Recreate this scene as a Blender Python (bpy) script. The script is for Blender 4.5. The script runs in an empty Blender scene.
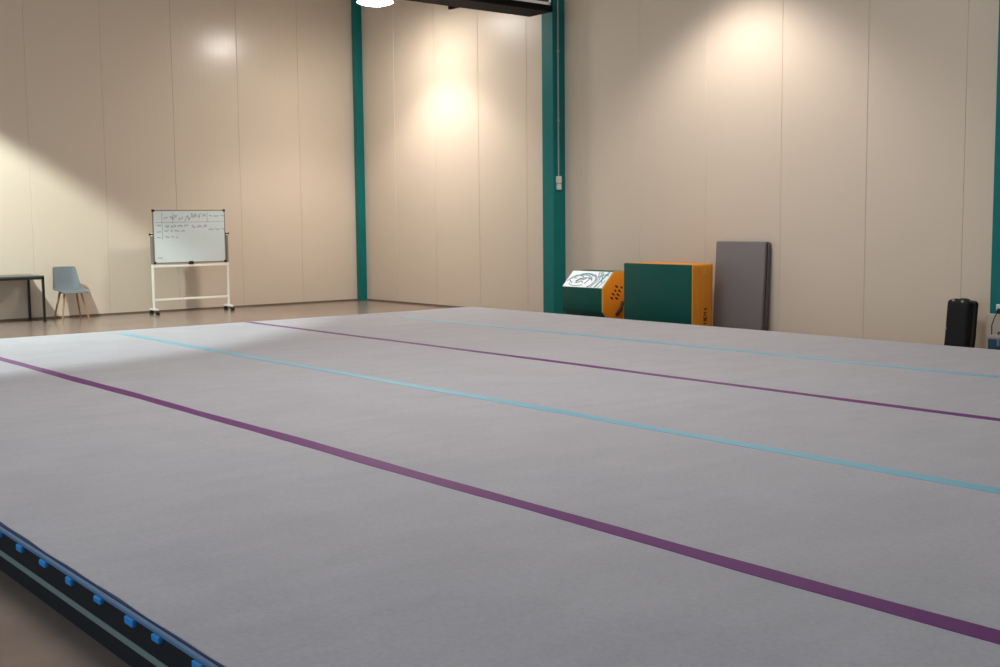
import bpy, bmesh, math, random
from mathutils import Vector, Matrix
random.seed(7)
C = bpy.context.scene.collection

# ------------------------------------------------------------------ helpers
def root_loc(o):
    while o.parent: o = o.parent
    return o.location.copy()

def obj(name, bm, mat, parent=None, origin=None, smooth=False):
    """link bm (vertices in world metres) as one mesh object"""
    off = root_loc(parent) if parent else Vector(origin or (0, 0, 0))
    bmesh.ops.translate(bm, verts=bm.verts, vec=-off)
    bmesh.ops.recalc_face_normals(bm, faces=bm.faces)
    me = bpy.data.meshes.new(name); bm.to_mesh(me); bm.free()
    if smooth:
        for p in me.polygons: p.use_smooth = True
        try: me.set_sharp_from_angle(angle=math.radians(38))
        except Exception: pass
    o = bpy.data.objects.new(name, me); C.objects.link(o)
    for m in (mat if isinstance(mat, (list, tuple)) else [mat]): me.materials.append(m)
    if parent: o.parent = parent
    else: o.location = off
    return o

def tag(o, label=None, cat=None, group=None, kind=None):
    if label: o['label'] = label
    if cat: o['category'] = cat
    if group: o['group'] = group
    if kind: o['kind'] = kind
    return o

def thing(name, loc, label, cat, group=None):
    o = bpy.data.objects.new(name, None); C.objects.link(o)
    o.empty_display_size = .1; o.location = loc
    return tag(o, label, cat, group)

def merge(bm, other):
    me = bpy.data.meshes.new('tmp'); other.to_mesh(me); other.free()
    bm.from_mesh(me); bpy.data.meshes.remove(me)

def box(bm, x0, x1, y0, y1, z0, z1, bev=0, seg=2):
    b = bmesh.new(); bmesh.ops.create_cube(b, size=1)
    for v in b.verts:
        v.co = ((x0 + x1) / 2 + v.co.x * (x1 - x0), (y0 + y1) / 2 + v.co.y * (y1 - y0), (z0 + z1) / 2 + v.co.z * (z1 - z0))
    if bev: bmesh.ops.bevel(b, geom=b.edges[:], offset=bev, segments=seg, affect='EDGES', profile=.5)
    merge(bm, b); return bm

def tube(bm, pts, rad, n=12, cap=True):
    pts = [Vector(p) for p in pts]
    rads = rad if isinstance(rad, (list, tuple)) else [rad] * len(pts)
    rings = []; up = None
    for i, p in enumerate(pts):
        t = (pts[min(i + 1, len(pts) - 1)] - pts[max(i - 1, 0)]).normalized()
        if up is None:
            up = Vector((0, 0, 1)) if abs(t.z) < .9 else Vector((1, 0, 0))
        a = t.cross(up).normalized(); b = a.cross(t).normalized(); up = b
        rings.append([bm.verts.new(p + rads[i] * (a * math.cos(2 * math.pi * k / n) + b * math.sin(2 * math.pi * k / n))) for k in range(n)])
    for r, s in zip(rings, rings[1:]):
        for k in range(n): bm.faces.new((r[k], r[(k + 1) % n], s[(k + 1) % n], s[k]))
    if cap: bm.faces.new(rings[0][::-1]); bm.faces.new(rings[-1])
    return bm

def lathe(bm, prof, cx, cy, n=40):
    """profile [(r, z)] round a vertical axis"""
    rings = []
    for r, z in prof:
        if r < 1e-6: rings.append([bm.verts.new((cx, cy, z))])
        else: rings.append([bm.verts.new((cx + r * math.cos(2 * math.pi * k / n), cy + r * math.sin(2 * math.pi * k / n), z)) for k in range(n)])
    for r, s in zip(rings, rings[1:]):
        for k in range(n):
            f = [r[k % len(r)], r[(k + 1) % len(r)], s[(k + 1) % len(s)], s[k % len(s)]]
            f = list(dict.fromkeys(f))
            if len(f) > 2: bm.faces.new(f)
    return bm

def prism(bm, poly, axis, a, b, bev=0):
    """extrude a 2-D polygon along axis x / y / z from a to b"""
    def P(u, v, w):
        return {'x': (w, u, v), 'y': (u, w, v), 'z': (u, v, w)}[axis]
    t = bmesh.new()
    lo = [t.verts.new(P(u, v, a)) for u, v in poly]; hi = [t.verts.new(P(u, v, b)) for u, v in poly]
    t.faces.new(lo); t.faces.new(hi[::-1])
    for i in range(len(poly)):
        j = (i + 1) % len(poly); t.faces.new((lo[i], hi[i], hi[j], lo[j]))
    bmesh.ops.recalc_face_normals(t, faces=t.faces)
    if bev: bmesh.ops.bevel(t, geom=t.edges[:], offset=bev, segments=2, affect='EDGES', profile=.5)
    merge(bm, t); return bm

def stroke(bm, pts, w, place, h=.0015):
    """a pen stroke: a low ribbon of width w through 2-D points, laid on a surface by place(u, v, height)"""
    pts = [Vector(p) for p in pts]
    L, R = [], []
    for i, p in enumerate(pts):
        t = (pts[min(i + 1, len(pts) - 1)] - pts[max(i - 1, 0)])
        t = t.normalized() if t.length else Vector((1, 0))
        nrm = Vector((-t.y, t.x)) * w / 2
        L.append(p + nrm); R.append(p - nrm)
    poly = L + R[::-1]
    n = len(L)
    top = [bm.verts.new(place(q.x, q.y, h)) for q in poly]; bot = [bm.verts.new(place(q.x, q.y, 0)) for q in poly]
    for i in range(n - 1):
        a, b, c, d = i, i + 1, 2 * n - 2 - i, 2 * n - 1 - i
        bm.faces.new((top[a], top[b], top[c], top[d])); bm.faces.new((bot[d], bot[c], bot[b], bot[a]))
    m = 2 * n
    for i in range(m):
        j = (i + 1) % m; bm.faces.new((top[i], bot[i], bot[j], top[j]))

def srgb(r, g, b):
    f = lambda c: (c / 255 / 12.92) if c / 255 <= .04045 else ((c / 255 + .055) / 1.055) ** 2.4
    return (f(r), f(g), f(b), 1)

def material(name, col, rough=.5, spec=.5, metal=0, noise=None, bump=None, sheen=0, emit=None, coat=0):
    """noise = (scale, amount, second colour); bump = (scale, strength, distance)"""
    m = bpy.data.materials.new(name); m.use_nodes = True
    nt = m.node_tree; N = nt.nodes; b = N['Principled BSDF']
    b.inputs['Base Color'].default_value = col
    b.inputs['Roughness'].default_value = rough
    b.inputs['Specular IOR Level'].default_value = spec
    b.inputs['Metallic'].default_value = metal
    b.inputs['Sheen Weight'].default_value = sheen
    b.inputs['Coat Weight'].default_value = coat
    tc = N.new('ShaderNodeTexCoord')
    if noise:
        t = N.new('ShaderNodeTexNoise'); t.inputs['Scale'].default_value = noise[0]; t.inputs['Detail'].default_value = 6
        nt.links.new(tc.outputs['Object'], t.inputs['Vector'])
        r = N.new('ShaderNodeValToRGB'); r.color_ramp.elements[0].position = .35; r.color_ramp.elements[1].position = .65
        r.color_ramp.elements[0].color = col; r.color_ramp.elements[1].color = noise[2]
        nt.links.new(t.outputs['Fac'], r.inputs['Fac'])
        mx = N.new('ShaderNodeMix'); mx.data_type = 'RGBA'; mx.inputs['Factor'].default_value = noise[1]
        mx.inputs['A'].default_value = col; nt.links.new(r.outputs['Color'], mx.inputs['B'])
        nt.links.new(mx.outputs['Result'], b.inputs['Base Color'])
    if bump:
        t = N.new('ShaderNodeTexNoise'); t.inputs['Scale'].default_value = bump[0]; t.inputs['Detail'].default_value = 4
        nt.links.new(tc.outputs['Object'], t.inputs['Vector'])
        bp = N.new('ShaderNodeBump'); bp.inputs['Strength'].default_value = bump[1]; bp.inputs['Distance'].default_value = bump[2]
        nt.links.new(t.outputs['Fac'], bp.inputs['Height']); nt.links.new(bp.outputs['Normal'], b.inputs['Normal'])
    if emit:
        b.inputs['Emission Color'].default_value = emit[0]; b.inputs['Emission Strength'].default_value = emit[1]
    return m

# ------------------------------------------------------------------ materials
def wall_material(name, axis, rough, spec):
    """cream sheet-metal sandwich panel with fine vertical ribs"""
    m = material(name, srgb(216, 200, 180), rough=rough, spec=spec)
    nt = m.node_tree; N = nt.nodes; b = N['Principled BSDF']
    tc = N.new('ShaderNodeTexCoord'); w = N.new('ShaderNodeTexWave')
    w.wave_type = 'BANDS'; w.bands_direction = axis; w.wave_profile = 'SIN'
    w.inputs['Scale'].default_value = 3.3; w.inputs['Distortion'].default_value = 0
    nt.links.new(tc.outputs['Object'], w.inputs['Vector'])
    n = N.new('ShaderNodeTexNoise'); n.inputs['Scale'].default_value = .7; n.inputs['Detail'].default_value = 2
    nt.links.new(tc.outputs['Object'], n.inputs['Vector'])
    add = N.new('ShaderNodeMath'); add.operation = 'MULTIPLY_ADD'; add.inputs[1].default_value = .06
    nt.links.new(w.outputs['Fac'], add.inputs[0]); nt.links.new(n.outputs['Fac'], add.inputs[2])
    bp = N.new('ShaderNodeBump'); bp.inputs['Strength'].default_value = .35; bp.inputs['Distance'].default_value = .012
    nt.links.new(add.outputs[0], bp.inputs['Height']); nt.links.new(bp.outputs['Normal'], b.inputs['Normal'])
    return m

M = dict(
    wallA=wall_material('cream_panel_left', 'Y', .25, .60), wallB=wall_material('cream_panel_back', 'X', .34, .35),
    ceiling=material('ceiling_paint', srgb(232, 228, 220), .8),
    floor=material('brown_sealed_concrete', srgb(142, 125, 113), .22, .32, noise=(1.7, .7, srgb(121, 106, 97)), bump=(3, .06, .02)),
    base=material('skirting', srgb(120, 100, 85), .5),
    plinth=material('plinth_paint', srgb(200, 185, 165), .6),
    teal=material('teal_steel_paint', srgb(6, 112, 108), .45, .3),
    carpet=material('grey_carpet', srgb(177, 176, 181), .9, .15, noise=(2.2, .4, srgb(166, 165, 171)), bump=(220, .35, .004), sheen=.15),
    navy=material('navy_binding', srgb(30, 44, 82), .8),
    bluegrey=material('blue_grey_binding', srgb(92, 122, 152), .8),
    tab=material('bright_blue_tab', srgb(30, 142, 214), .5),
    foam=material('black_foam', srgb(30, 29, 31), .8, .3, bump=(40, .2, .01)),
    ply=material('grey_green_strip', srgb(122, 134, 124), .8),
    purple=material('purple_tape', srgb(104, 40, 112), .5, .3),
    cyan=material('pale_blue_tape', srgb(124, 184, 204), .42, .4),
    green=material('dark_green_vinyl', srgb(8, 80, 70), .5, .25, bump=(5, .25, .03)),
    orange=material('orange_vinyl', srgb(226, 140, 26), .45, .4, bump=(6, .25, .03)),
    print=material('white_print', srgb(206, 219, 222), .4),
    printteal=material('teal_print_ink', srgb(60, 138, 150), .5),
    printdark=material('dark_print_ink', srgb(30, 60, 75), .5),
    ink=material('black_ink', srgb(38, 28, 18), .6),
    piping=material('pale_piping', srgb(200, 165, 80), .6),
    greymat=material('grey_vinyl', srgb(122, 117, 116), .6, .3, bump=(5, .25, .02)),
    greydark=material('dark_grey_vinyl', srgb(92, 84, 82), .6, bump=(5, .2, .02)),
    blackfab=material('black_case_fabric', srgb(22, 22, 25), .7, .25, bump=(60, .2, .004)),
    blackmetal=material('black_metal', srgb(26, 27, 26), .4),
    tabletop=material('dark_table_top', srgb(84, 88, 82), .3),
    chairgrey=material('grey_plastic', srgb(108, 114, 118), .42),
    wood=material('beech_wood', srgb(176, 132, 88), .5, noise=(14, .5, srgb(150, 108, 70))),
    white=material('white_enamel', srgb(236, 232, 220), .35),
    board=material('whiteboard_face', srgb(212, 222, 220), .25, .4),
    boardframe=material('brushed_frame', srgb(150, 142, 132), .4, metal=.4),
    blackplastic=material('black_plastic', srgb(24, 23, 24), .45),
    marker=material('grey_marker', srgb(150, 152, 158), .6),
    unit=material('black_unit_paint', srgb(14, 13, 14), .7, .12),
    unitglass=material('dark_brown_panel', srgb(92, 70, 66), .3),
    unitframe=material('white_unit_frame', srgb(240, 238, 236), .4),
    aluminium=material('spun_aluminium', srgb(205, 205, 205), .35, metal=.8),
    lens=material('lamp_lens', (1, 1, 1, 1), .4, emit=((1, .94, .87, 1), 125)),
    conduit=material('grey_conduit', srgb(150, 158, 156), .5),
    socket=material('off_white_socket', srgb(222, 220, 210), .4),
    navybox=material('dark_blue_box', srgb(24, 56, 74), .5),
    lid=material('grey_lid', srgb(150, 144, 140), .5),
)

def carpet_nap(m):
    # fine fibre speckle and faint nap streaks across the rolls
    nt = m.node_tree; N = nt.nodes; b = N['Principled BSDF']; src = b.inputs['Base Color'].links[0].from_socket
    tc = N.new('ShaderNodeTexCoord'); prev = src
    for sc_, amt, det in (((7, 1.6, 1), .045, 5), ((60, 42, 1), .07, 3)):
        mp = N.new('ShaderNodeMapping'); mp.inputs['Scale'].default_value = sc_; mp.inputs['Rotation'].default_value = (0, 0, .12 if sc_[0] < 20 else 0)
        nz = N.new('ShaderNodeTexNoise'); nz.inputs['Scale'].default_value = 1; nz.inputs['Detail'].default_value = det
        nt.links.new(tc.outputs['Object'], mp.inputs['Vector']); nt.links.new(mp.outputs['Vector'], nz.inputs['Vector'])
        rp = N.new('ShaderNodeMapRange'); rp.inputs['From Min'].default_value = .3; rp.inputs['From Max'].default_value = .7
        rp.inputs['To Min'].default_value = 1 - amt; rp.inputs['To Max'].default_value = 1 + amt * .6
        nt.links.new(nz.outputs['Fac'], rp.inputs['Value'])
        mx = N.new('ShaderNodeMix'); mx.data_type = 'RGBA'; mx.blend_type = 'MULTIPLY'; mx.inputs['Factor'].default_value = 1
        nt.links.new(prev, mx.inputs['A']); nt.links.new(rp.outputs['Result'], mx.inputs['B']); prev = mx.outputs['Result']
    nt.links.new(prev, b.inputs['Base Color'])
carpet_nap(M['carpet'])

# ------------------------------------------------------------------ the hall
XW, YW, ZC = -18.62, 11.847, 6.2     # left wall, back wall, ceiling
XR, YN = 9.0, -9.0
bm = box(bmesh.new(), XW - .2, XR, YN, YW + .2, -.2, 0)
tag(obj('floor', bm, M['floor']), kind='structure')
bm = box(bmesh.new(), XW - .2, XR, YN, YW + .2, ZC, ZC + .15)
tag(obj('ceiling', bm, M['ceiling']), kind='structure')

def panel_wall(name, mat, seams, a, b, along):
    """wall face with V joints between its panels; outline drawn in plan and extruded upward"""
    g, dp = .006, .006
    def P(s, d): return (s, YW + d) if along == 'x' else (XW - d, s)
    pl = [P(a, 0)]
    for s in sorted(seams):
        pl += [P(s - g, 0), P(s - g * .3, dp), P(s + g * .3, dp), P(s + g, 0)]
    pl += [P(b, 0), P(b, .2), P(a, .2)]
    bm = prism(bmesh.new(), pl, 'z', 0, ZC)
    return tag(obj(name, bm, mat), kind='structure')

panel_wall('wall_left', M['wallA'], [9.40 - 1.175 * k for k in range(-2, 15)], YN, YW, 'y')
panel_wall('wall_back', M['wallB'], [-9.07 + 1.2 * k for k in range(-7, 15)], XW, XR, 'x')
tag(obj('baseboard_left', box(bmesh.new(), XW - .001, XW + .012, YN, YW, 0, .030, .004), M['base']), kind='structure')
tag(obj('baseboard_back', box(bmesh.new(), XW + .012, XR, YW - .012, YW + .001, 0, .030, .004), M['base']), kind='structure')

def column(x0, x1, yf, z0, label):
    o = obj('steel_column', box(bmesh.new(), x0, x1, yf, YW + .002, z0, ZC, .006), M['teal'], origin=((x0 + x1) / 2, YW, z0))
    return tag(o, label, 'column', kind='structure')
column(XW + .018, XW + .140, 11.705, 0, 'narrow teal steel column in the corner of the two cream walls')
column(-13.243, -12.998, 11.61, 0, 'teal steel column behind the octagonal green block, carrying a grey conduit')
column(-6.211, -5.985, 11.61, .443, 'teal steel column cut by the right picture edge, above a pale plinth')
tag(obj('trim_1', box(bmesh.new(), -6.235, -5.96, 11.585, YW + .002, 0, .443, .008), M['plinth']), kind='structure')

# ------------------------------------------------------------------ sprung exercise floor
X0, X1, Y0, Y1, ZT = -13.68, -.88, 1.408, 10.602, .195
sf = thing('sprung_floor', (X0, Y0, 0), 'large low sprung exercise floor covered with grey carpet and coloured tape lines', 'exercise floor')
obj('foam_base', box(bmesh.new(), X0 + .004, X1 - .004, Y0 + .004, Y1 - .004, 0, .178), M['foam'], sf)['label'] = 'black skirt under the carpet edge'
def ring(name, off, z0, z1, mat, bev=.003):
    """a band round the four sides"""
    b = bmesh.new()
    box(b, X0 + off, X1 - off, Y0 + off, Y0 + off + .03, z0, z1, bev)
    box(b, X0 + off, X1 - off, Y1 - off - .03, Y1 - off, z0, z1, bev)
    box(b, X0 + off, X0 + off + .03, Y0 + off, Y1 - off, z0, z1, bev)
    box(b, X1 - off - .03, X1 - off, Y0 + off, Y1 - off, z0, z1, bev)
    return obj(name, b, mat, sf)
ring('side_strip', .0, .066, .090, M['ply'])['label'] = 'grey green strip along the black skirt'
ring('edge_binding', -.002, .173, .188, M['bluegrey'], .006)['label'] = 'blue grey binding under the carpet edge'
ring('edge_binding', .014, .172, .1925, M['navy'])['label'] = 'dark blue binding under the carpet edge'
def carpet_outline(off, seed):
    off += .024
    rnd = random.Random(seed); pts = []
    def edge(ax, ay, bx, by, n, nx, ny):
        ph = [rnd.uniform(0, 6.28) for _ in range(3)]
        for i in range(n):
            t = i / n; L = math.hypot(bx - ax, by - ay) * t
            w = .003 * math.sin(L * 1.9 + ph[0]) + .002 * math.sin(L * 5.3 + ph[1]) + .002 * math.sin(L * 13 + ph[2])
            w *= min(1, t * 20, (1 - t) * 20)
            pts.append((ax + (bx - ax) * t + nx * (w - off), ay + (by - ay) * t + ny * (w - off)))
    edge(X0, Y0, X1, Y0, 220, 0, -1); edge(X1, Y0, X1, Y1, 120, 1, 0)
    edge(X1, Y1, X0, Y1, 220, 0, 1); edge(X0, Y1, X0, Y0, 120, -1, 0)
    return pts
b = bmesh.new(); rings = []
for off, z in ((0, .180), (-.001, .189), (.002, .1935), (.007, ZT)):
    rings.append([b.verts.new((x, y, z)) for x, y in carpet_outline(off, 3)])
for r, s in zip(rings, rings[1:]):
    for i in range(len(r)): b.faces.new((r[i], r[(i + 1) % len(r)], s[(i + 1) % len(r)], s[i]))
b.faces.new(rings[-1]); b.faces.new(rings[0][::-1])
obj('carpet', b, M['carpet'], sf)['label'] = 'grey carpet surface'
def tape(y, xa, xb, w, mat, label, seed):
    rnd = random.Random(seed); p = [rnd.uniform(0, 6.28) for _ in range(4)]
    b = bmesh.new(); n = 200; A = []; B = []
    for i in range(n + 1):
        x = xa + (xb - xa) * i / n
        c = y + .010 * math.sin(x * .75 + p[0]) + .004 * math.sin(x * 2.7 + p[1])
        h = w / 2 + .004 * math.sin(x * 1.7 + p[2]) + .002 * math.sin(x * 7.3 + p[3])
        A.append((b.verts.new((x, c - h, ZT - .002)), b.verts.new((x, c - h, ZT + .0022)), b.verts.new((x, c + h, ZT + .0022)), b.verts.new((x, c + h, ZT - .002))))
    for u, v in zip(A, A[1:]):
        for k in range(4): b.faces.new((u[k], u[(k + 1) % 4], v[(k + 1) % 4], v[k]))
    b.faces.new(A[0]); b.faces.new(A[-1][::-1])
    obj('tape_line', b, mat, sf)['label'] = label
tape(3.308, X0 + .06, X1 - .02, .100, M['purple'], 'purple tape line nearest the camera', 1)
tape(5.120, -13.25, X1 - .02, .100, M['cyan'], 'pale blue tape line through the middle of the carpet', 2)
tape(6.932, X0 + .06, X1 - .02, .085, M['purple'], 'purple tape line farther from the camera', 3)
tape(8.771, -12.8, X1 - .02, .100, M['cyan'], 'pale blue tape line nearest the back wall', 4)
for i, x in enumerate((-5.08, -4.80, -4.514, -4.228, -3.940, -3.659, -3.445, -3.145, -2.87)):
    w = .028 + .007 * ((i * 7) % 3) / 2
    obj('edge_tab', box(bmesh.new(), x - w, x + w, Y0 - .012, Y0 + .02, .153 - .004 * (i % 2), .176, .006), M['tab'], sf)

# ------------------------------------------------------------------ mats and blocks along the back wall
def octagon_block():
    x0, x1, yf, W = -12.075, -11.255, 10.93, .752
    c = W * .2929
    t = thing('octagonal_tumbling_block', (-11.66, yf + W / 2, 0), 'green octagonal tumbling block with orange end and white printed face', 'gym block')
    octo = [(yf, c), (yf, W - c), (yf + c, W), (yf + W - c, W), (yf + W, W - c), (yf + W, c), (yf + W - c, 0), (yf + c, 0)]
    obj('cover', prism(bmesh.new(), octo, 'x', x0, x1 - .012, .014), M['green'], t, smooth=True)['label'] = 'dark green vinyl cover'
    cy, cz = yf + W / 2, W / 2
    inset = [(cy + (y - cy) * .988, cz + (z - cz) * .988) for y, z in octo]
    for a, bb in ((x1 - .020, x1),):
        e = obj('end_panel', prism(bmesh.new(), inset, 'x', a, bb, .006), M['orange'], t, smooth=True); e['label'] = 'orange octagonal end'
        if a > -11.5:
            n = Vector((1, 0, 0))
            pl = lambda u, v, h: (x1 - .0005 + h, yf + u, v)
            s = bmesh.new(); R = random.Random(5)
            for row, (ub, vb, cnt) in enumerate(((.185, .385, 4), (.275, .375, 4))):   # two short rows of slanting black characters
                for k in range(cnt):
                    u0, v0 = ub + .030 * k, vb + .050 * k
                    h = .056
                    shape = [[(0, 0), (.004, h)], [(.004, .006), (0, h * .8), (.012, h)], [(0, 0), (.006, h * .7)], [(.010, 0), (.002, h * .5), (.006, h)]][(k + row * 3) % 4]
                    ang = math.radians(60)
                    pts = [(u0 + px * math.cos(ang) - py * math.sin(ang), v0 + px * math.sin(ang) + py * math.cos(ang)) for px, py in shape]
                    stroke(s, pts, .024, pl)
            obj('lettering', s, M['ink'], e)
            hd = bmesh.new()
            tube(hd, [(x1 - .004, yf + .245, .17), (x1 + .022, yf + .262, .20), (x1 + .030, yf + .305, .25), (x1 + .024, yf + .345, .31), (x1 - .004, yf + .36, .34)], .022)
            obj('handle', hd, M['ink'], e, smooth=True)['label'] = 'black strap handle'
    pp = bmesh.new()
    tube(pp, [(x1 - .014, y, z) for y, z in octo + octo[:1]], .008, 8, cap=False)
    obj('piping', pp, M['piping'], t, smooth=True)
    # printed white face on the upper front slope
    q = math.sqrt(.5); Ls = c * math.sqrt(2)
    face = lambda u, v, h: (x0 + u, yf + v * q - h * q, W - c + v * q + h * q)
    b = bmesh.new(); d = .006
    LX = x1 - x0 - .03
    stroke(b, [(.012, Ls / 2), (LX, Ls / 2)], Ls - .016, lambda u, v, h: face(u, v, h + .0005), .004)
    pf = obj('printed_face', b, M['print'], t); pf['label'] = 'white face with teal line drawing'
    up = lambda u, v, h: face(u, v, h + .0048)
    s = bmesh.new()
    def arc(cx, cy, rx, ry, a0, a1, w, bm):
        stroke(bm, [(cx + rx * math.cos(math.radians(a0 + (a1 - a0) * i / 14)), cy + ry * math.sin(math.radians(a0 + (a1 - a0) * i / 14))) for i in range(15)], w, up)
    arc(.20, .15, .13, .07, 20, 250, .017, s); arc(.14, .12, .10, .05, 60, 200, .014, s); arc(.33, .19, .16, .06, 20, 160, .016, s); arc(.30, .13, .20, .10, 10, 150, .016, s)
    arc(.34, .12, .24, .14, 15, 120, .014, s); arc(.38, .05, .17, .13, 40, 170, .017, s)
    arc(.47, .13, .10, .11, -80, 80, .018, s); arc(.25, .08, .15, .05, 180, 330, .012, s)
    for u0 in (.545, .585): stroke(s, [(u0 - .03, .01), (u0 + .05, .16), (u0 + .01, Ls - .015)], .016, up)
    stroke(s, [(.64, .012), (.74, Ls - .012)], .030, up); stroke(s, [(.58, .20), (.70, .25), (.76, .235)], .018, up)
    stroke(s, [(.62, Ls - .02), (.72, .10)], .016, up); stroke(s, [(.705, .012), (.765, .14)], .012, up)
    obj('line_drawing', s, M['printteal'], pf)
    s = bmesh.new()
    for pts in ([(.20, .11), (.27, .17), (.33, .14), (.38, .17)], [(.24, .08), (.31, .12), (.36, .09)], [(.40, .07), (.44, .14), (.43, .19)]):
        stroke(s, pts, .014, up, .0022)
    obj('line_drawing', s, M['printdark'], pf)
octagon_block()

def big_block():
    x0, x1, y0, y1, z1 = -10.908, -9.744, 10.97, 11.39, .888
    t = thing('crash_mat_block', ((x0 + x1) / 2, (y0 + y1) / 2, 0), 'big rectangular block with dark green front and orange sides beside the grey mat', 'gym block')
    # slightly bulging orange foam body
    b = bmesh.new(); box(b, x0 + .004, x1, y0 + .02, y1, 0, z1, .018, 3)
    bmesh.ops.subdivide_edges(b, edges=[e for e in b.edges if e.calc_length() > .2], cuts=7, use_grid_fill=True)
    for v in b.verts:
        k = math.sin(math.pi * min(1, max(0, v.co.z / z1))) * math.sin(math.pi * min(1, max(0, (v.co.y - y0) / (y1 - y0))))
        if v.co.x > x1 - .03: v.co.x += .008 * k + .004 * math.sin(v.co.y * 55)
        if v.co.z > z1 - .03: v.co.z += .006 * math.sin(math.pi * (v.co.x - x0) / (x1 - x0))
    obj('body', b, M['orange'], t, smooth=True)['label'] = 'orange vinyl body'
    obj('front_panel', box(bmesh.new(), x0, x1 - .004, y0, y0 + .03, 0, z1 - .004, .010, 2), M['green'], t, smooth=True)['label'] = 'dark green front face'
    p = bmesh.new(); tube(p, [(x1 - .002, y0 + .032, .004), (x1 - .002, y0 + .032, z1 - .006), (x0 + .01, y0 + .032, z1 - .001)], .007, 8)
    obj('piping', p, M['piping'], t, smooth=True)
    s = bmesh.new(); pl = lambda u, v, h: (x1 + .004 + h, y0 + u, v)
    for k in range(6):                                  # a short upright line of black characters
        v0 = .145 + .034 * k; h = .05
        sh = [[(0, 0), (h, 0)], [(0, 0), (h, .006), (h, .020), (0, .020)], [(0, .02), (0, 0), (h, 0), (h, .02)], [(0, 0), (h, .010), (0, .02)]][k % 4]
        stroke(s, [(.235 + u, v0 + v) for u, v in sh], .011, pl, .006)
    obj('lettering', s, M['ink'], t)
    s = bmesh.new()                                     # crossed stitching near the top of the end
    for a, bb in (((.10, .80), (.17, .865)), ((.17, .80), (.10, .865)), ((.22, .74), (.30, .86)), ((.30, .74), (.22, .86))):
        stroke(s, [a, bb], .008, pl, .004)
    obj('stitching', s, M['piping'], t)
big_block()

def leaning_mat():
    x0, x1, W, H, th = -9.985, -9.20, .785, 1.155, .052
    yb = 11.655
    t = thing('folding_gym_mat', ((x0 + x1) / 2, yb, 0), 'tall grey folded gym mat standing upright, leaning against the cream back wall', 'gym mat')
    tilt = math.atan2(.066, H)
    def lean(b):
        for v in b.verts:
            y, z = v.co.y - yb, v.co.z
            v.co.y = yb + y * math.cos(tilt) + z * math.sin(tilt); v.co.z = z * math.cos(tilt) - y * math.sin(tilt) + .0
            v.co.z += .115 * math.sin(tilt)
        return b
    a = box(bmesh.new(), x0, x1, yb, yb + th, 0, H, .012, 3)
    obj('panel', lean(a), M['greymat'], t, smooth=True)['label'] = 'front half of the folded mat'
    a = box(bmesh.new(), x0 + .006, x1 + .014, yb + th + .008, yb + 2 * th + .006, 0, H - .006, .012, 3)
    obj('panel', lean(a), M['greydark'], t, smooth=True)['label'] = 'darker rear half of the folded mat'
    a = box(bmesh.new(), x0 + .01, x1 - .01, yb + .012, yb + 2 * th - .004, H - .012, H + .003, .004, 2)
    obj('fold_cover', lean(a), M['greydark'], t, smooth=True)
    a = bmesh.new(); tube(a, [(x1 + .001, yb + th * .5, .02), (x1 + .001, yb + th * .5, H - .02)], .006, 8)
    obj('seam', lean(a), M['greydark'], t, smooth=True)
leaning_mat()

def case():
    cx, yf = -6.425, 11.28
    t = thing('suitcase', (cx, 11.42, 0), 'black upright suitcase standing in front of the back wall, near the right edge', 'suitcase')
    t.rotation_euler = (0, 0, 0)
    w, z0, z1 = .250, .035, .585
    def shell(b, grow, d0, d1):
        # rounded box, front face sloping back, right top corner a little lower
        g = bmesh.new(); box(g, -w / 2 - grow, w / 2 + grow, d0, d1, z0 - grow, z1 + grow, .035, 4)
        bmesh.ops.subdivide_edges(g, edges=[e for e in g.edges if e.calc_length() > .15], cuts=4, use_grid_fill=True)
        for v in g.verts:
            k = v.co.z / z1
            x = v.co.x; y = v.co.y
            v.co.y = y + .085 * k
            v.co.z -= .035 * max(0, k) * (x / w + .1) * (1 if x > 0 else .2)
            v.co.x = cx + x + .004 * math.sin(9 * v.co.z); v.co.y += yf
        merge(b, g); return b
    obj('body', shell(bmesh.new(), 0, 0, .22), M['blackfab'], t, smooth=True)
    obj('zip_band', shell(bmesh.new(), .004, .105, .122), M['blackplastic'], t, smooth=True)
    p = bmesh.new(); box(p, cx - .090, cx + .060, yf + .012, yf + .05, .11, .38, .012, 3)
    for v in p.verts: v.co.y += .085 * v.co.z / z1 - .010
    obj('front_pocket', p, M['blackfab'], t, smooth=True)
    h = bmesh.new(); zt = z1 - .004
    tube(h, [(cx - .055, yf + .22, zt - .01), (cx - .05, yf + .22, zt + .006), (cx + .0, yf + .22, zt + .008), (cx + .045, yf + .22, zt + .002), (cx + .05, yf + .22, zt - .02)], .009)
    obj('carry_handle', h, M['blackplastic'], t, smooth=True)
    for s in (-1, 1):
        b = bmesh.new(); box(b, cx + s * .05 - .025, cx + s * .05 + .005, yf + .090, yf + .115, z1 - .03, z1 + .004 - (.008 if s > 0 else 0), .006)
        obj('zip_pull', b, M['lid'], t)['label'] = 'small grey zip pull'
        for yy in (.05, .17):
            g = bmesh.new(); tube(g, [(cx + s * .09 - .013, yf + yy, .024), (cx + s * .09 + .013, yf + yy, .024)], .024, 18)
            obj('wheel', g, M['blackplastic'], t, smooth=True)
    b = bmesh.new(); box(b, cx - .112, cx - .094, yf + .030, yf + .05, .275, .295, .004)
    obj('badge', b, M['lid'], t)
case()

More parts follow.
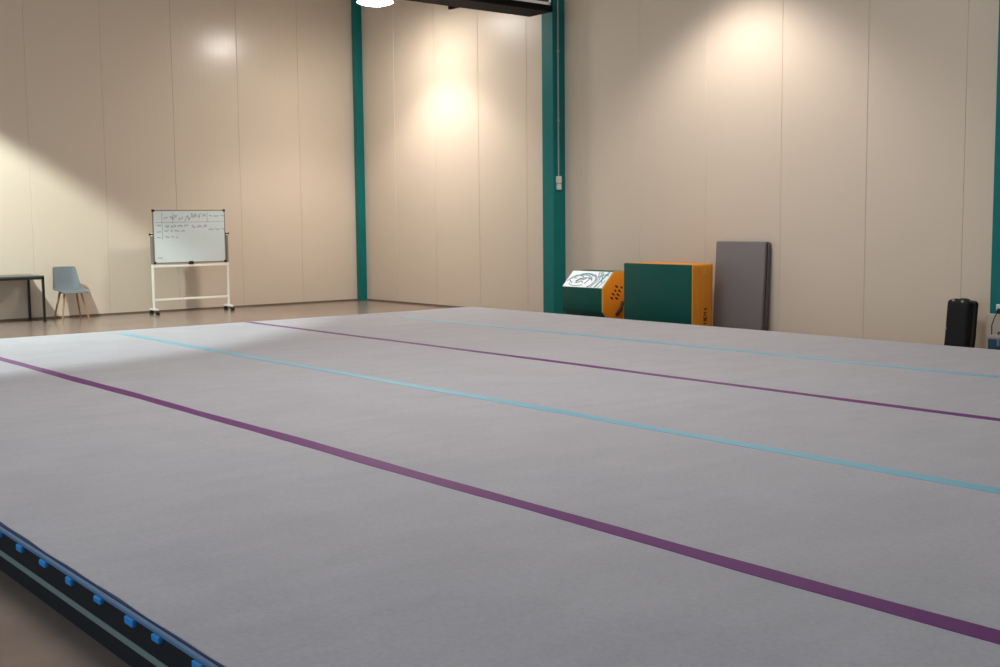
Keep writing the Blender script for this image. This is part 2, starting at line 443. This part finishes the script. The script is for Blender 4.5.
def supply_box():
    x0, x1, y0, y1 = -5.99, -5.62, 11.17, 11.42
    t = thing('storage_box', ((x0 + x1) / 2, (y0 + y1) / 2, 0), 'dark blue box with grey lid on the floor at the right edge', 'box')
    obj('body', box(bmesh.new(), x0, x1, y0, y1, 0, .225, .012, 2), M['navybox'], t, smooth=True)
    obj('lid', box(bmesh.new(), x0 - .008, x1 + .008, y0 - .008, y1 + .008, .222, .262, .012, 2), M['lid'], t, smooth=True)
    b = bmesh.new(); tube(b, [(x0 + .06, y0 + .10, .258), (x0 + .06, y0 + .10, .285), (x0 + .12, y0 + .10, .292), (x0 + .18, y0 + .10, .285), (x0 + .18, y0 + .10, .258)], .009)
    obj('handle', b, M['blackplastic'], t, smooth=True)
    b = box(bmesh.new(), x0 + .105, x0 + .135, y0 - .016, y0, .16, .235, .004)
    obj('latch', b, M['bluegrey'], t)
supply_box()
soc = thing('wall_socket', (-6.10, 11.61, .53), 'white power socket on the teal column at the right edge', 'socket')
obj('plate', box(bmesh.new(), -6.132, -6.03, 11.585, 11.611, .478, .545, .008), M['socket'], soc)
obj('rocker', box(bmesh.new(), -6.120, -6.100, 11.580, 11.586, .518, .534, .002), M['socket'], soc)
cab = thing('power_cable', (-6.10, 11.56, .50), 'thin black cable with plug hanging from the white socket behind the blue box', 'cable')
obj('plug', box(bmesh.new(), -6.100, -6.040, 11.535, 11.584, .455, .505, .010), M['blackplastic'], cab)
b = bmesh.new(); tube(b, [(-6.07, 11.55, .47), (-6.10, 11.54, .45), (-6.112, 11.52, .40), (-6.115, 11.48, .33), (-6.10, 11.46, .20), (-6.06, 11.46, .06), (-5.98, 11.46, .007), (-5.80, 11.47, .007), (-5.60, 11.46, .007)], .006, 8)
obj('cord', b, M['blackplastic'], cab, smooth=True)

# conduit and switch on the middle column
cd = thing('electrical_conduit', (-12.985, 11.715, 1.9), 'thin grey conduit with switch box running down the right side of the teal column', 'conduit')
b = bmesh.new(); tube(b, [(-12.983, 11.700, 2.09), (-12.983, 11.700, ZC)], .013)
obj('pipe', b, M['conduit'], cd, smooth=True)
obj('switch_box', box(bmesh.new(), -12.997, -12.950, 11.655, 11.735, 1.995, 2.098, .006), M['socket'], cd)
obj('plug_adapter', box(bmesh.new(), -12.997, -12.945, 11.662, 11.728, 1.900, 1.987, .008), M['socket'], cd)
for z in (2.9, 3.9, 4.9):
    obj('saddle', box(bmesh.new(), -12.997, -12.967, 11.680, 11.720, z, z + .025, .003), M['conduit'], cd)

# ------------------------------------------------------------------ furniture along the left wall
def whiteboard():
    xb, ya, yb, z0, z1 = -18.15, 7.60, 8.855, .815, 1.682
    t = thing('whiteboard', (xb, (ya + yb) / 2, 0), 'mobile whiteboard on a white wheeled stand before the left wall', 'whiteboard')
    bd = obj('board', box(bmesh.new(), xb - .010, xb + .010, ya + .006, yb - .006, z0 + .006, z1 - .006), M['board'], t)
    f = bmesh.new()
    box(f, xb - .014, xb + .014, ya, yb, z1 - .020, z1, .003); box(f, xb - .014, xb + .014, ya, yb, z0, z0 + .020, .003)
    box(f, xb - .014, xb + .014, ya, ya + .016, z0, z1, .003); box(f, xb - .014, xb + .014, yb - .016, yb, z0, z1, .003)
    fr = obj('frame', f, M['boardframe'], t)
    for y in (ya, yb):
        for z in (z0, z1):
            s = 1 if y == ya else -1; r = 1 if z == z0 else -1
            c = bmesh.new(); box(c, xb - .018, xb + .018, min(y - s * .006, y + s * .034), max(y - s * .006, y + s * .034), min(z - r * .006, z + r * .034), max(z - r * .006, z + r * .034), .006)
            obj('corner_cap', c, M['blackplastic'], fr)
    px = lambda u, v: (7.59 + (u - 151.5) / 72.5 * 1.262, 1.682 - (v - 210) / 54 * .867)
    pl = lambda u, v, h: (xb + .0102 + h, u, v)
    s = bmesh.new(); R = random.Random(11)
    def scribble(u0, u1, v, amp=.9):
        u = u0
        while u < u1:                                   # illegible handwriting, word by word
            L = R.uniform(3, 6); pts = []
            k = int(L * 2)
            for i in range(k):
                pts.append(px(u + L * i / k, v + amp * (R.random() - .5) * 1.7))
            if len(pts) > 2: stroke(s, pts, .010, pl)
            u += L + 1.2
    for a, bb in (((154, 222.8), (222, 222.2)), ((171.5, 213), (171.5, 224)), ((206, 212), (206, 223)), ((161, 213), (161, 240))):
        stroke(s, [px(*a), px(*bb)], .006, pl)
    scribble(163, 170, 218, 2); scribble(173, 190, 218.5, 4); scribble(190, 205, 216, 3.5); scribble(208, 221, 216.5, 1.2)
    scribble(164, 184, 226.5, 1.6); scribble(163, 182, 231, 1.2); scribble(190, 205, 227, 2); scribble(207, 221, 230, 1.2)
    scribble(164, 176, 237.5, 1); scribble(155.5, 159, 226, 1); scribble(155.5, 159, 232, 1); scribble(155.5, 159, 237.5, 1); scribble(156, 160, 258, 1.4)
    obj('handwriting', s, M['marker'], bd)['label'] = 'faint grey handwriting in the upper half'
    for y in (ya - .026, yb + .026):
        p = bmesh.new(); box(p, xb - .017, xb + .017, y - .017, y + .017, .075, 1.31, .005)
        obj('post', p, M['white'], t)
        r = bmesh.new(); box(r, xb - .019, xb + .019, y - .019, y + .019, z0 - .01, 1.26, .004)
        obj('post_sleeve', r, M['boardframe'], t)['label'] = 'grey metal sleeve on the post beside the board'
        k = bmesh.new(); s_ = -1 if y < ya else 1
        tube(k, [(xb, y - s_ * .02, 1.287), (xb, y + s_ * .034, 1.287)], .020, 16)
        obj('pivot_knob', k, M['blackplastic'], t, smooth=True)
        q = bmesh.new(); box(q, xb - .15, xb + .15, y - .019, y + .019, .066, .098, .006)
        ft = obj('foot', q, M['white'], t)
        for dx in (-.125, .125):
            w = bmesh.new()
            for dy in (-.016, .016):
                tube(w, [(xb + dx + .012, y + dy - .010, .030), (xb + dx + .012, y + dy + .010, .030)], .030, 20)
            box(w, xb + dx - .016, xb + dx + .020, y - .010, y + .010, .030, .070, .004)
            obj('caster', w, M['blackplastic'], ft, smooth=True)
    for z, name in ((.772, 'crossbar'), (.232, 'crossbar')):
        p = bmesh.new(); box(p, xb - .014, xb + .014, ya - .03, yb + .03, z - .018, z + .018, .005)
        obj(name, p, M['white'], t)
    k = bmesh.new(); box(k, xb - .02, xb + .028, 8.195, 8.268, z0 - .022, z0 + .030, .006)
    obj('latch', k, M['blackplastic'], t)
whiteboard()

def chair():
    cx, cy = -18.14, 6.245
    t = thing('side_chair', (cx, cy, 0), 'grey plastic shell chair on wooden legs against the left wall', 'chair')
    prof = [  # x forward, z up, half width, side lift forward, side lift up
        (.225, .418, .195, 0, .0), (.205, .440, .208, 0, .004), (.14, .450, .220, 0, .010), (.04, .446, .228, 0, .018), (-.06, .440, .230, 0, .030),
        (-.135, .440, .228, .012, .042), (-.180, .460, .222, .036, .036), (-.205, .510, .214, .055, .018), (-.222, .580, .204, .050, .006), (-.240, .660, .193, .038, 0), (-.256, .735, .183, .028, 0), (-.268, .795, .174, .020, -.002), (-.271, .812, .164, .016, -.004)]
    b = bmesh.new(); rows = []; n = 14
    for th in (0, 1):
        for i, (x, z, hw, fx, fz) in enumerate(prof):
            a = prof[max(i - 1, 0)]; c = prof[min(i + 1, len(prof) - 1)]
            tx, tz = c[0] - a[0], c[1] - a[1]; L = math.hypot(tx, tz); nx, nz = tz / L, -tx / L      # outward (under / behind)
            r = []
            for k in range(n + 1):
                s = -1 + 2 * k / n; e = abs(s) ** 3
                r.append(b.verts.new((cx + x + fx * e + (-nx if nx > 0 else -nx) * .010 * th * 1, cy + hw * s, z + fz * e - abs(nz) * .010 * th)))
            rows.append(r)
    m = len(prof)
    for o in (0, m):
        for i in range(m - 1):
            for k in range(n):
                b.faces.new((rows[o + i][k], rows[o + i][k + 1], rows[o + i + 1][k + 1], rows[o + i + 1][k]))
    loop = [(0, k) for k in range(n)] + [(i, n) for i in range(m - 1)] + [(m - 1, n - k) for k in range(n)] + [(m - 1 - i, 0) for i in range(m - 1)]
    for (i, k), (j, l) in zip(loop, loop[1:] + loop[:1]):
        b.faces.new((rows[i][k], rows[j][l], rows[m + j][l], rows[m + i][k]))
    obj('seat_shell', b, M['chairgrey'], t, smooth=True)
    for sx in (-1, 1):
        for sy in (-1, 1):
            g = bmesh.new()
            tube(g, [(cx + .10 * sx - .01, cy + .125 * sy, .425), (cx + .145 * sx, cy + .165 * sy, .22), (cx + .19 * sx, cy + .205 * sy, .002)], [.017, .015, .011], 14)
            obj('leg', g, M['wood'], t, smooth=True)
    g = bmesh.new()
    for sx in (-1, 1): tube(g, [(cx + .10 * sx - .01, cy - .13, .418), (cx + .10 * sx - .01, cy + .13, .418)], .009, 10)
    for sy in (-1, 1): tube(g, [(cx - .115, cy + .125 * sy, .418), (cx + .095, cy + .125 * sy, .418)], .009, 10)
    obj('under_frame', g, M['blackmetal'], t, smooth=True)
chair()

def table():
    xf, xr, y1, y0, h = -17.88, -18.595, 5.775, 4.175, .706
    t = thing('table', ((xf + xr) / 2, (y0 + y1) / 2, 0), 'black metal framed table with dark top cut by the left edge', 'table')
    obj('tabletop', box(bmesh.new(), xr, xf, y0, y1, h - .022, h, .004), M['tabletop'], t)
    f = bmesh.new()
    box(f, xf - .032, xf, y0, y1, h - .058, h - .022, .003); box(f, xr, xr + .032, y0, y1, h - .058, h - .022, .003)
    box(f, xr, xf, y1 - .032, y1, h - .058, h - .022, .003); box(f, xr, xf, y0, y0 + .032, h - .058, h - .022, .003)
    obj('frame', f, M['blackmetal'], t)
    for x in (xr, xf - .034):
        for y in (y0, y1 - .034):
            obj('leg', box(bmesh.new(), x, x + .034, y, y + .034, 0, h - .022, .003), M['blackmetal'], t)
table()

# ------------------------------------------------------------------ overhead
LX, LY, LZ = -15.894, 10.446, 4.9
lamp = thing('high_bay_lamp', (LX, LY, LZ), 'round white glowing high bay lamp hanging above the corner', 'lamp')
b = lathe(bmesh.new(), [(.285, LZ), (.292, LZ), (.293, LZ + .02), (.262, LZ + .09), (.20, LZ + .19), (.12, LZ + .27), (.115, LZ + .27), (.19, LZ + .19), (.25, LZ + .09), (.285, LZ)], LX, LY, 48)
obj('reflector', b, M['aluminium'], lamp, smooth=True)
b = lathe(bmesh.new(), [(0, LZ - .045), (.10, LZ - .042), (.19, LZ - .030), (.25, LZ - .012), (.284, LZ + .010), (.275, LZ + .03), (0, LZ + .03)], LX, LY, 48)
obj('lens', b, M['lens'], lamp, smooth=True)
b = lathe(bmesh.new(), [(0, LZ + .26), (.12, LZ + .26), (.125, LZ + .30), (.125, LZ + .46), (.09, LZ + .50), (0, LZ + .50)], LX, LY, 32)
obj('driver_housing', b, M['blackmetal'], lamp, smooth=True)
b = bmesh.new(); tube(b, [(LX, LY, LZ + .49), (LX, LY, ZC)], .010)
obj('suspension_rod', b, M['conduit'], lamp, smooth=True)
b = lathe(bmesh.new(), [(0, ZC - .05), (.03, ZC - .05), (.06, ZC - .015), (.06, ZC + .01), (0, ZC + .01)], LX, LY, 24)
obj('ceiling_canopy', b, M['conduit'], lamp, smooth=True)

ux0, ux1, uy1, uy0, uyb, uz = -12.775, -12.285, 10.98, 7.2, 9.68, 4.30
u = thing('ceiling_unit', ((ux0 + ux1) / 2, (uy0 + uy1) / 2, uz), 'long black box unit with white framed side panel hanging from the ceiling', 'ceiling unit')
obj('housing', box(bmesh.new(), ux0, ux1, uy0, uy1, uz, uz + .42, .008), M['unit'], u)
obj('joint_flange', box(bmesh.new(), ux0 - .175, ux0 + .02, uyb, uyb + .05, uz - .004, uz + .40, .004), M['unit'], u)
f = bmesh.new(); a0, a1, c0, c1 = 9.85, 10.93, uz + .085, uz + .37
box(f, ux1 - .002, ux1 + .022, a0, a1, c0, c0 + .035, .003); box(f, ux1 - .002, ux1 + .022, a0, a1, c1 - .035, c1, .003)
box(f, ux1 - .002, ux1 + .022, a0, a0 + .035, c0, c1, .003); box(f, ux1 - .002, ux1 + .022, a1 - .035, a1, c0, c1, .003)
sp = obj('side_panel_frame', f, M['unitframe'], u); sp['label'] = 'white frame on the side of the black unit'
obj('panel', box(bmesh.new(), ux1 - .002, ux1 + .008, a0 + .02, a1 - .02, c0 + .02, c1 - .02), M['unitglass'], sp)
for y in (7.6, 9.2, 10.6):
    b = bmesh.new()
    for x in (ux0 + .06, ux1 - .06): tube(b, [(x, y, uz + .41), (x, y, ZC)], .007, 8)
    obj('hanger', b, M['blackmetal'], u)

# ------------------------------------------------------------------ light
def spot(x, y, z, aim, power, col, size=115, blend=.35, r=.2):
    l = bpy.data.lights.new('lamp_light', 'SPOT'); l.energy = power; l.color = col
    l.spot_size = math.radians(size); l.spot_blend = blend; l.shadow_soft_size = r
    o = bpy.data.objects.new('lamp_light', l); C.objects.link(o); o.location = (x, y, z)
    o.rotation_euler = Vector(aim).to_track_quat('-Z', 'Y').to_euler()
    return o
WARM = (1, .93, .89)
spot(LX, LY, LZ - .06, (0, 0, -1), 450, WARM, 117, .5)
spot(-9.57, 10.7, LZ - .04, (0, 0, -1), 285, (1, .92, .90), 124, .6)
spot(-15.5, 3.0, 5.0, (-.16, -.09, -.98), 1650, (.88, 1, .97), 118, .15, .08)
def add_area_light(x, y, z, aim, sx, sy, power, col):
    l = bpy.data.lights.new('area_light', 'AREA'); l.shape = 'RECTANGLE'; l.size = sx; l.size_y = sy; l.energy = power; l.color = col
    o = bpy.data.objects.new('area_light', l); C.objects.link(o); o.location = (x, y, z)
    o.rotation_euler = Vector(aim).to_track_quat('-Z', 'Y').to_euler(); return o
add_area_light(-7.0, 4.8, 6.1, (0, 0, -1), 5, 3, 290, (1, .94, .90))      # row of lamps over the exercise floor
add_area_light(-4, -8.5, 2.6, (0, 1, -.12), 7, 4, 240, (.55, .77, 1))     # unseen cool fill added behind the camera to tint the near carpet

w = bpy.data.worlds.new('World'); bpy.context.scene.world = w; w.use_nodes = True
bg = w.node_tree.nodes['Background']; bg.inputs['Color'].default_value = (.66, .82, 1, 1); bg.inputs['Strength'].default_value = .50

# ------------------------------------------------------------------ camera
R = [[0.6315372757790338, 0.7752819066672093, -0.009931490122500294], [-0.06812120810987868, 0.06824136564161012, 0.9953404528205507], [-0.7723471824945354, 0.6279180529414845, -0.0959101062606439]]
cam = bpy.data.cameras.new('camera'); co = bpy.data.objects.new('camera', cam); C.objects.link(co)
cam.sensor_width = 36; cam.lens = 36 * 1172.276 / 1000; cam.clip_end = 200
r_, u_, f_ = R
co.matrix_world = Matrix(((r_[0], u_[0], -f_[0], 0), (r_[1], u_[1], -f_[1], 0), (r_[2], u_[2], -f_[2], 1.4547), (0, 0, 0, 1)))
sc = bpy.context.scene; sc.camera = co
vs = sc.view_settings; vs.view_transform = 'Standard'; vs.look = 'None'; vs.gamma = 1; vs.exposure = 0; vs.use_curve_mapping = False
